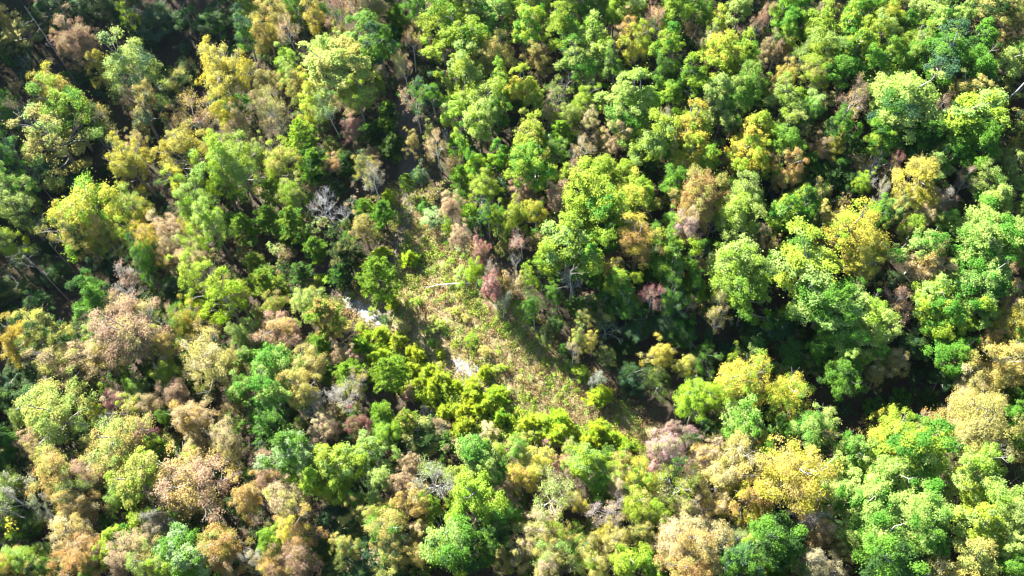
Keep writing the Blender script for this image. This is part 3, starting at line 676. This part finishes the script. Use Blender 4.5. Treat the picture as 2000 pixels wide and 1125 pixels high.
# more young pines fill the thicket between the track and the wood
THICKET = [(700, 650), (790, 690), (860, 735), (930, 775), (1010, 800), (1120, 835), (1230, 850), (1270, 880), (1180, 890), (1050, 870), (930, 850), (840, 800), (760, 760), (690, 720)]
rt = np.random.default_rng(3); tries = 0
while tries < 900:
    tries += 1
    x, y = rt.uniform(690, 1270), rt.uniform(640, 890)
    if not in_poly(x, y, THICKET) or any(e[4] in 'yuc' and math.hypot(x - e[0], y - e[1]) < 0.42 * (e[2] + 36) for e in rows): continue
    w = rt.uniform(28, 44); rows.append((x, y, w, w, str(rt.choice(['y', 'y', 'u'])), str(rt.choice(['V', 'L', 'VL', 'VK']))))

LOOP = [np.array(q) for q in CLEARING] + [np.array(CLEARING[0])]
class Tree: pass
trees = []
for x, y, w, h, form, cols in rows:
    T = Tree(); T.px, T.py, T.w, T.h, T.form, T.cols = x, y, w, h, form, cols
    r = np.random.default_rng(int(x * 7 + y * 13))
    pr = PROTO[form][int(r.integers(len(PROTO[form])))]
    shade = cols[0] in 'DB'
    canopy = 18.5 if x > 480 or y > 680 else 26.0
    Ht = canopy
    for _ in range(3):
        zc = Ht * (1 - pr.frac / 2)
        p = on_ground(x, y, zc)
        dist = (p - CAM).dot(CZ)
        mpp = dist / F_PX
        D = w * mpp
        th = math.acos(-ray(x, y)[2])
        v = math.sqrt(max((h * mpp) ** 2 - (D * math.cos(th)) ** 2, (0.35 * D) ** 2)) / max(math.sin(th), 0.35)
        v = min(max(v, 0.8 * D), 2.1 * D)
        if form in 'opfs':
            big = min(max((D - 2.5) / 4.0, 0), 1)
            Ht = 0.45 * v / pr.frac + 0.55 * (canopy * (0.62 + 0.38 * big))
            if form == 's' and canopy > 20: Ht *= 0.7
            if shade: Ht *= 0.34 if canopy > 20 else 0.48
            Ht = min(max(Ht, 5.0), canopy * 1.25)
        elif form == 'b': Ht = min(max(2.0 * D, 7), 17)
        elif form == 'c': Ht = min(max(2.0 * D, 6), 14) * (0.7 if shade else 1)
        elif form == 'y': Ht = min(max(1.0 * D, 1.2), 4)
        else: Ht = min(max(0.85 * D, 1.0), 5)
    zc = Ht * (1 - pr.frac / 2)
    T.pos = on_ground(x, y, zc); T.pos[2] = tz(T.pos[0], T.pos[1])
    near = min(float(seg_dist(T.pos[0], T.pos[1], LOOP)), float(seg_dist(T.pos[0], T.pos[1], SIDE))) < 5.0
    T.H, T.R, T.pr = Ht, D * 0.5 * (1.42 if form in 'opf' and not near else 1.08), pr
    T.rot = r.uniform(0, 2 * math.pi); T.r = r
    trees.append(T)

things = trees

def zone(x, y):
    if x < 480: return ('in the upper-left gully' if y < 290 else 'beside the dark gully' if y < 640 else 'on the slope below the gully' if y < 880 else 'in the lower left corner')
    if y < 380: return ('in the valley above the pines' if x < 800 else 'on the slope above the clearing' if x < 1150 else 'on the upper hillside' if x < 1550 else 'in the upper right corner')
    if y < 850:
        if x < 800: return 'among the pines by the track'
        if x < 1080: return 'at the edge of the clearing'
        if x < 1260: return 'right of the clearing'
        if x < 1600: return 'on the hillside past the clearing' if y < 620 else 'in the shaded hollow'
        return 'on the right-hand slope' if y < 700 else 'beside the black gap at right'
    return ('below the young pines' if x < 800 else 'at the bottom centre' if x < 1150 else 'at the bottom, right of centre' if x < 1560 else 'in the lower right corner')
ZONEFIX = {'o': 'round-crowned tree', 'p': 'tall tree', 'f': 'airy tree', 'u': 'shrub', 's': 'half-bare tree', 'b': 'leafless tree', 'c': 'pine', 'y': 'young pine'}
ORD = ['first', 'second', 'third', 'fourth', 'fifth', 'sixth', 'seventh', 'eighth', 'ninth', 'tenth', 'eleventh', 'twelfth', 'thirteenth', 'fourteenth', 'fifteenth', 'sixteenth', 'seventeenth', 'eighteenth', 'nineteenth', 'twentieth']
def look(T):
    c = WORDS[T.cols[0]] if T.form != 'b' else 'pale grey'
    if len(T.cols) > 1 and T.form != 'b': c += ' and ' + WORDS[T.cols[1]]
    size = 'small' if T.w < 42 else 'large' if T.w >= 76 else ''
    return ' '.join(q for q in (size, c, ZONEFIX[T.form], zone(T.px, T.py)) if q)
byl = {}
for T in things: byl.setdefault(look(T), []).append(T)
for base, lst in byl.items():
    if len(lst) == 1: lst[0].label = base; continue
    sx = max(q.px for q in lst) - min(q.px for q in lst); sy = max(q.py for q in lst) - min(q.py for q in lst)
    horiz = sx >= sy
    lst.sort(key=lambda q: q.px if horiz else q.py)
    for i, T in enumerate(lst):
        if len(lst) == 2: word = ('the left one' if i == 0 else 'the right one') if horiz else ('the upper one' if i == 0 else 'the lower one')
        elif i == 0: word = 'leftmost' if horiz else 'topmost'
        elif i == len(lst) - 1: word = 'rightmost' if horiz else 'lowest'
        else: word = ORD[min(i, 19)] + (' from left' if horiz else ' from top')
        T.label = base + ', ' + word

for T in things:
    pr = T.pr
    name, cat = NAMES[T.form]
    root = bpy.data.objects.new(name, None); COL.objects.link(root)
    root.empty_display_size = 0.3
    root.location = T.pos; root.rotation_euler = (T.r.normal() * 0.05, T.r.normal() * 0.05, T.rot)
    sx = T.R / pr.R; asym = T.r.uniform(0.86, 1.16)
    root.scale = (sx * asym, sx / asym, T.H / pr.H)
    tag(root, T.label, cat, GROUPS[T.form])
    obj('trunk', pr.trunk_mesh, root)
    if pr.branch_mesh: obj('branches', pr.branch_mesh, root)
    if pr.crown_mesh:
        cr = obj('crown', pr.crown_mesh, root)
        j = T.r.uniform(0.88, 1.12); hue = T.r.normal(size=3) * 0.035
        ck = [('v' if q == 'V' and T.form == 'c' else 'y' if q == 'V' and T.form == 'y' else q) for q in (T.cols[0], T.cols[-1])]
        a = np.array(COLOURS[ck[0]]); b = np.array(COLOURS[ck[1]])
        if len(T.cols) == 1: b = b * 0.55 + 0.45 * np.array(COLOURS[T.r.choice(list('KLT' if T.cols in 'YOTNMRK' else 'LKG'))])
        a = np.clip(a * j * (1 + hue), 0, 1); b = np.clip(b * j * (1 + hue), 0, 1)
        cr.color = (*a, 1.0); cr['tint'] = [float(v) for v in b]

# ---------------------------------------------------------------- understorey, far wood, meadow plants: masses nobody could count
def place(pr, pos, R, H, rot, step, col, col2, r, grow_=1.0):
    V = pr.V[::step]; cl = pr.cl[::step]; rn = pr.rnd[::step]
    cen = V.mean(1, keepdims=True); V = cen + (V - cen) * grow_
    c, s = math.cos(rot), math.sin(rot)
    W = np.empty_like(V); k = R / pr.R
    W[..., 0] = (V[..., 0] * c - V[..., 1] * s) * k + pos[0]; W[..., 1] = (V[..., 0] * s + V[..., 1] * c) * k + pos[1]; W[..., 2] = V[..., 2] * H / pr.H + pos[2]
    mixf = np.clip((np.mod(cl + r.random(), 1) - .45) / .3, 0, 1)[:, None]
    cc = (np.array(col) * (1 - mixf) + np.array(col2) * mixf) * (0.68 + 0.64 * rn[:, None])
    return W, cc

def mass(name, variants, pts, label, cat):
    """one object: points that carry a brush or tree shape each (geometry nodes)"""
    src = bpy.data.collections.new(name + '_shapes')
    for i, me_ in enumerate(variants):
        src.objects.link(bpy.data.objects.new('%s_shape_%03d' % (name, i), me_))
    me_ = bpy.data.meshes.new(name); n_ = len(pts)
    me_.vertices.add(n_); me_.vertices.foreach_set('co', np.array([q[0] for q in pts], np.float32).ravel())
    for k_, typ, key, j in (('turn', 'FLOAT_VECTOR', 'vector', 1), ('size', 'FLOAT_VECTOR', 'vector', 2), ('which', 'INT', 'value', 3)):
        at = me_.attributes.new(k_, typ, 'POINT'); at.data.foreach_set(key, np.array([q[j] for q in pts], np.int32 if typ == 'INT' else np.float32).ravel())
    me_.update()
    o = obj(name, me_)
    g = bpy.data.node_groups.new(name, 'GeometryNodeTree')
    g.interface.new_socket('Geometry', in_out='INPUT', socket_type='NodeSocketGeometry'); g.interface.new_socket('Geometry', in_out='OUTPUT', socket_type='NodeSocketGeometry')
    gi, go = g.nodes.new('NodeGroupInput'), g.nodes.new('NodeGroupOutput')
    ci = g.nodes.new('GeometryNodeCollectionInfo'); ci.inputs['Collection'].default_value = src; ci.inputs['Separate Children'].default_value = True
    ip = g.nodes.new('GeometryNodeInstanceOnPoints'); ip.inputs['Pick Instance'].default_value = True
    def named(nm, typ):
        q = g.nodes.new('GeometryNodeInputNamedAttribute'); q.data_type = typ; q.inputs['Name'].default_value = nm
        return q.outputs['Attribute']
    g.links.new(gi.outputs[0], ip.inputs['Points']); g.links.new(ci.outputs[0], ip.inputs['Instance'])
    g.links.new(named('which', 'INT'), ip.inputs['Instance Index'])
    er = g.nodes.new('FunctionNodeEulerToRotation'); g.links.new(named('turn', 'FLOAT_VECTOR'), er.inputs[0])
    g.links.new(er.outputs[0], ip.inputs['Rotation']); g.links.new(named('size', 'FLOAT_VECTOR'), ip.inputs['Scale'])
    g.links.new(ip.outputs[0], go.inputs[0])
    md = o.modifiers.new('shapes', 'NODES'); md.node_group = g
    return tag(o, label, cat, kind='stuff')

def variant(kind, pal, pal2, step, gr, r, shade_dim=1.0):
    pr = PROTO[kind][int(r.integers(len(PROTO[kind])))]
    W, C_ = place(pr, (0, 0, 0), pr.R, pr.H, 0.0, step, COLOURS[pal], COLOURS[pal2], r, gr)
    me_ = quads_mesh('shape', W, {'leafcol': C_ * shade_dim}, M_MASS); me_['R'] = pr.R; me_['H'] = pr.H
    return me_

r = np.random.default_rng(77)
stems = Tubes()
def stem_at(pos, H, rad):
    stems.add([(pos[0], pos[1], pos[2] - .4), (pos[0] + r.normal() * .1, pos[1] + r.normal() * .1, pos[2] + H * .5), (pos[0], pos[1], pos[2] + H * .8)], [rad, rad * .7, rad * .3], 5)
BRUSH = [variant(str(r.choice(['f', 'o', 'u', 's'], p=[.45, .2, .25, .1])), str(r.choice(list('DGBKKNTPL'), p=[.24, .22, .14, .12, .06, .05, .04, .07, .06])), str(r.choice(list('DGKN'))), 7, 1.9, r, 0.72) for _ in range(26)]  # leaf colours dimmed: understorey shade put into the colour
N_LIT = len(BRUSH)
BRUSH += [variant(str(r.choice(['f', 'o', 'u'])), str(r.choice(list('DDBG'))), 'D', 7, 1.9, r, 0.72) for _ in range(8)]  # darker set for the shaded gaps, shade painted into the leaves
pts = []
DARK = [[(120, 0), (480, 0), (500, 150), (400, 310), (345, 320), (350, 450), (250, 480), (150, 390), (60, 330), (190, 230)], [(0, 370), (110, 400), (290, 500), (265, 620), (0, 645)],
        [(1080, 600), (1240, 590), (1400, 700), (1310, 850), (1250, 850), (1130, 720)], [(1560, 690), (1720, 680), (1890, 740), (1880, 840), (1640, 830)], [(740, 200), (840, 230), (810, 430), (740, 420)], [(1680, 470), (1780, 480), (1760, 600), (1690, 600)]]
tree_xy = np.array([T.pos[:2] for T in things])
under = 0
EDGE = [np.array(q) for q in CLEARING]
corners = [flat(*q)[:2] for q in ((0, 0), (2000, 0), (2000, 1125), (0, 1125))]
for gy_ in np.arange(2, 205, 3.4):
    for gx_ in np.arange(-130, 150, 3.4):
        x, y = gx_ + r.uniform(-1.6, 1.6), gy_ + r.uniform(-1.6, 1.6)
        u, v = project((x, y, tz(x, y) + 2))
        if not (-260 < u < 2120 and -260 < v < 1230): continue
        if poly_mask(np.array(x), np.array(y), CLEARING) or seg_dist(np.array(x), np.array(y), EDGE) < 1.8 or seg_dist(np.array(x), np.array(y), TRACK) < 1.9 or seg_dist(np.array(x), np.array(y), SIDE) < 3.2: continue
        if r.random() < 0.12: continue
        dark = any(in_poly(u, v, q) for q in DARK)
        if dark and u < 1500 and r.random() < .4: continue
        Hh = r.uniform(2.0, 6.0); Rr = r.uniform(1.4, 2.6)
        if dark: Hh = r.uniform(1.2, 3.0)
        bushy = in_poly(u, v, [(560, 600), (760, 640), (1000, 800), (1280, 850), (1280, 900), (1000, 870), (700, 800)])
        if bushy: continue
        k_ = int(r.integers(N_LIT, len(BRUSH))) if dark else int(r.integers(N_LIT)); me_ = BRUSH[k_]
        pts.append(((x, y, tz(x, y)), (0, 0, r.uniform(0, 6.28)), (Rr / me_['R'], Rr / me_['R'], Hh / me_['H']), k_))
        stem_at((x, y, tz(x, y)), Hh, .05); under += 1
un = mass('undergrowth', BRUSH, pts, 'mixed understorey of saplings and brush beneath the taller trees', 'undergrowth')
us = obj('stems', stems.mesh('stems', M_BARK), un); us['kind'] = 'stuff'
print('brush', under, 'things', len(things))

# the wood goes on outside the picture
stems = Tubes(); far = 0; pts = []
WOOD = [variant(str(r.choice(['o', 'f', 'p'])), str(r.choice(list('GLPKOYTD'), p=[.24, .18, .16, .12, .08, .08, .06, .08])), str(r.choice(list('GLKP'))), 4, 1.6, r) for _ in range(16)]
for gy_ in np.arange(-60, 260, 7.0):
    for gx_ in np.arange(-220, 240, 7.0):
        x, y = gx_ + r.uniform(-2.5, 2.5), gy_ + r.uniform(-2.5, 2.5)
        z = tz(x, y); Hh = r.uniform(14, 21) ; Rr = r.uniform(3, 4.6)
        if x < 20 and y > 70: Hh *= 1.35  # out-of-view trees stretched taller to cast longer shade
        u, v = project((x, y, z + Hh * .7)); u0, v0 = project((x, y, z + 1))
        q = np.array([x, y, z]) - CAM
        if q.dot(CZ) < 15: ou = True
        else:
            mg = 0.75 * Rr / ((q.dot(CZ)) / F_PX)
            ou = (u < -mg or u > 2000 + mg or v < -mg or v > 1125 + mg) and not (0 < u0 < 2000 and 0 < v0 < 1125)
            if u < -1500 or u > 3200 or v < -420: continue
        if not ou: continue
        if q.dot(CZ) < 15 and y < -40: continue
        k_ = int(r.integers(len(WOOD))); me_ = WOOD[k_]
        pts.append(((x, y, z), (0, 0, r.uniform(0, 6.28)), (Rr / me_['R'], Rr / me_['R'], Hh / me_['H']), k_))
        stem_at((x, y, z), Hh, .2); far += 1
fw = mass('forest', WOOD, pts, 'surrounding autumn wood continuing past the edges of the view', 'forest')
fs = obj('stems', stems.mesh('stems', M_BARK), fw); fs['kind'] = 'stuff'
print('far trees', far)

# dry grass and weeds of the clearing
cp = np.array(CLEARING); lo, hi = cp.min(0), cp.max(0)
n = 34000
X = r.uniform(lo[0] - 2, hi[0] + 2, n); Y = r.uniform(lo[1] - 2, hi[1] + 2, n)
ed = seg_dist(X, Y, [np.array(q) for q in CLEARING] + [np.array(CLEARING[0])])
ok = (poly_mask(X, Y, CLEARING) | (ed < 1.5)) & (seg_dist(X, Y, TRACK) > 0.40 + r.normal(size=n) * .6) & ((seg_dist(X, Y, SIDE) > 1.0) | (r.random(n) < .25))
X, Y = X[ok], Y[ok]; n = len(X)
def field(X, Y, s, ph):
    return (np.sin(X * s + ph) * np.sin(Y * s * 1.13 + ph * 2) + np.sin(X * s * 2.3 + Y * s * 1.7 + ph) * .6 + np.sin(X * s * 4.1 - Y * s * 3.7) * .35)
gf = field(X, Y, .45, 1.0) + r.normal(size=n) * .35
bl = 7
B = np.repeat(np.column_stack([X, Y, terrain(X, Y)]), bl, 0) + r.normal(size=(n * bl, 3)) * np.array([.12, .12, 0])
d = unit(r.normal(size=(n * bl, 3)) * np.array([.55, .55, .2]) + np.array([0, 0, .75]))
L = r.uniform(.25, .62, n * bl) * np.repeat(0.75 + .4 * (field(X, Y, .8, 4) > .3), bl)
V = leaf_quads(B + d * L[:, None] * .5, unit(np.cross(d, r.normal(size=d.shape))), L, .17, r, T=d, fold=.02)
tan, straw, rose, olive, grn = (np.array(q) for q in ((.33, .25, .125), (.41, .335, .165), (.33, .215, .125), (.255, .255, .08), (.20, .25, .05)))
pick = r.random(n)
gc = np.where((gf > .45)[:, None], np.where((pick < .6)[:, None], olive, grn), np.where((pick < .45)[:, None], tan, np.where((pick < .75)[:, None], straw, rose)))
C_ = np.repeat(gc, bl, 0) * r.uniform(.7, 1.25, (n * bl, 1))
tag(obj('grass', quads_mesh('grass', V, {'leafcol': C_}, M_GRASS)), 'dry tan and olive grass covering the clearing', 'grass', kind='stuff')
print('grass', len(V))

PV, PC = [], []
cnt = 0
while cnt < 850:
    x, y = r.uniform(lo[0], hi[0]), r.uniform(lo[1], hi[1])
    if not poly_mask(np.array(x), np.array(y), CLEARING): continue
    if seg_dist(np.array(x), np.array(y), TRACK) < 1.9: continue
    g = float(field(np.array(x), np.array(y), .3, 2.2))
    if g < -.2 and r.random() < .75: cnt += .3; continue
    k = int(r.integers(22, 50)); rs = r.uniform(.22, .80)
    dd = rdir(r, k); dd[:, 2] = np.abs(dd[:, 2])
    P_ = np.array([x, y, tz(x, y) + .1]) + dd * rs * r.uniform(.5, 1.1, (k, 1)) * np.array([1, 1, 1.1])
    PV.append(leaf_quads(P_, unit(dd + r.normal(size=(k, 3)) * .5 + np.array([0, 0, .4])), r.uniform(.13, .26, k), .55, r))
    base = COLOURS[r.choice(list('LVPKGT'), p=[.26, .2, .16, .2, .1, .08])]
    PC.append(np.array(base) * r.uniform(.7, 1.25, (k, 1))); cnt += 1
tp = np.array([on_ground(*q)[:2] for q in THICKET]); tlo, thi = tp.min(0), tp.max(0); tpoly = [tuple(q) for q in tp]
cnt = 0
while cnt < 1300:                                   # brush that closes the young pine thicket
    x, y = r.uniform(tlo[0], thi[0]), r.uniform(tlo[1], thi[1])
    if not poly_mask(np.array(x), np.array(y), tpoly): continue
    k = int(r.integers(30, 60)); rs = r.uniform(.3, .75); hh = r.uniform(.2, 1.1)
    dd = rdir(r, k); dd[:, 2] = np.abs(dd[:, 2])
    PV.append(leaf_quads(np.array([x, y, tz(x, y) + hh * .6]) + dd * rs * r.uniform(.5, 1.1, (k, 1)) * np.array([1, 1, hh + .5]), unit(dd + r.normal(size=(k, 3)) * .5 + np.array([0, 0, .5])), r.uniform(.12, .26, k), .5, r))
    PC.append(np.array(COLOURS[r.choice(list('yyLVKG'))]) * r.uniform(.7, 1.25, (k, 1))); cnt += 1
tag(obj('weeds', quads_mesh('weeds', np.concatenate(PV), {'leafcol': np.concatenate(PC)}, M_MASS)), 'low leafy green weeds scattered through the dry grass', 'weeds', kind='stuff')

# ---------------------------------------------------------------- single stems
def fallen(name, pts_px, above, r0, r1, label, cat, mat, twigs=()):
    tb = Tubes(); P_ = [on_ground(px, py, a) for (px, py), a in zip(pts_px, above)]
    o = P_[0].copy(); k = len(P_)
    tb.add([q - o for q in P_], list(np.linspace(r0, r1, k)), 8)
    root = bpy.data.objects.new(name, None); COL.objects.link(root); root.location = o; tag(root, label, cat)
    obj('trunk', tb.mesh('trunk', mat), root)
    for i, d_, L_ in twigs:
        b = Tubes(); a = P_[i] - o; e = a + np.array(d_) * L_
        limb(b, a, e, r1 * .6, r1 * .2, rng, 4, -.05, 4); limb(b, (a + e) / 2, e + rng.normal(size=3) * .3, r1 * .3, r1 * .12, rng, 3, 0, 3)
        obj('branch', b.mesh('branch', mat), root)
    return root
fallen('fallen_trunk', [(919, 553), (905, 553), (888, 554), (868, 555), (852, 557), (838, 561)], [.75, .72, .66, .6, .5, .35], .12, .05,
       'bleached white fallen trunk lying across the dry grass of the clearing', 'fallen trunk', M_WHITE,
       ((4, (-.6, .5, .3), 1.1), (3, (-.3, -.7, .3), .9), (5, (-.8, .2, .1), .9)))

def pole(base, top, rad, label, mat=None):
    g = on_ground(*base); best = (1e9, 5)
    for Hh in np.arange(4, 30, .5):
        u, v = project(g + np.array([0, 0, Hh])); e = math.hypot(u - top[0], v - top[1])
        if e < best[0]: best = (e, Hh)
    Hh = best[1]; tb = Tubes(); rr_ = np.random.default_rng(int(base[0] + base[1]))
    off = rr_.normal(size=2) * .2
    pts = [np.array([0, 0, -.6]), np.array([0, 0, .3]), np.array([off[0], off[1], Hh * .5]), np.array([0, 0, Hh])]
    rad *= 0.6; tb.add(pts, [rad * 1.3, rad, rad * .8, rad * .3], 7)
    root = bpy.data.objects.new('standing_snag', None); COL.objects.link(root); root.location = g
    tag(root, label, 'tree trunk', 'tall bare trunks')
    obj('trunk', tb.mesh('trunk', mat or M_BARK), root)
    for i in range(7):
        z = Hh * rr_.uniform(.45, .98); an = rr_.uniform(0, 6.28); L_ = rr_.uniform(.8, 2.2)
        b = Tubes(); a = np.array([0, 0, z]); e = a + np.array([math.cos(an) * L_, math.sin(an) * L_, rr_.uniform(.2, .9)])
        limb(b, a, e, .03, .01, rr_, 4, -.03, 4); limb(b, (a + e) / 2, e + rr_.normal(size=3) * .4, .016, .008, rr_, 3, 0, 3)
        obj('branch', b.mesh('branch', mat or M_BARK), root)
POLES = [((156, 172), (48, 10), .17, 'tall pale bare trunk at the top left corner, beside the rusty brown tree'),
         ((150, 62), (112, -15), .14, 'thin bare trunk cut by the top edge at upper left'),
         ((262, 60), (235, 5), .12, 'thin bare trunk in deep shade near the top of the gully'),
         ((382, 72), (352, 10), .14, 'slender pale trunk in the shade above the golden yellow tree'),
         ((233, 328), (185, 252), .16, 'pale bare trunk below the yellow-topped tree of the gully'),
         ((204, 382), (160, 328), .15, 'pale trunk just above the big yellow tree beside the gully'),
         ((112, 400), (60, 345), .14, 'thin trunk between blue-green crowns left of the big yellow tree'),
         ((139, 592), (35, 487), .17, 'longest pale trunk standing in the black gap at the left edge'),
         ((154, 538), (104, 468), .15, 'pale trunk in the black gap, upper neighbour of the longest one'),
         ((66, 582), (14, 528), .13, 'thin trunk in the black gap nearest the left edge'),
         ((78, 1032), (-5, 992), .20, 'thick grey trunk crossing the left edge near the bottom corner'),
         ((326, 890), (270, 857), .13, 'dark thin trunk on the slope beside the red bush'),
         ((1112, 602), (1116, 528), .14, 'upright pale dead trunk right of the clearing'),
         ((1275, 352), (1277, 318), .17, 'grey trunk under the pale round tree on the hillside')]
for bs, tp, rd, lb in POLES: pole(bs, tp, rd, lb)
fallen('leaning_trunk', [(1955, 207), (1970, 192), (1988, 176), (2012, 150)], [1.0, 3.5, 6.5, 10.5], .16, .09, 'pale forked trunk leaning out over the upper right edge', 'leaning trunk', M_PALE, ((1, (.75, .35, .55), 6.0),))

# ---------------------------------------------------------------- thin blue air between the drone and the wood
hv = [(x, y, z) for x in (-460, 460) for y in (-200, 600) for z in (-40, 138)]
hf = [(0, 1, 3, 2), (4, 6, 7, 5), (0, 4, 5, 1), (2, 3, 7, 6), (0, 2, 6, 4), (1, 5, 7, 3)]
hm = bpy.data.meshes.new('haze'); hm.from_pydata(hv, [], hf); hm.update()
m, t, out = new_mat('thin_air')
pv = N(t, 'ShaderNodeVolumePrincipled'); pv.inputs['Color'].default_value = (0.40, 0.66, 1.0, 1); pv.inputs['Density'].default_value = 0.00003; pv.inputs['Anisotropy'].default_value = 0.55
t.links.new(pv.outputs[0], out.inputs['Volume'])
hm.materials.append(m)
tag(obj('haze', hm), kind='stuff')
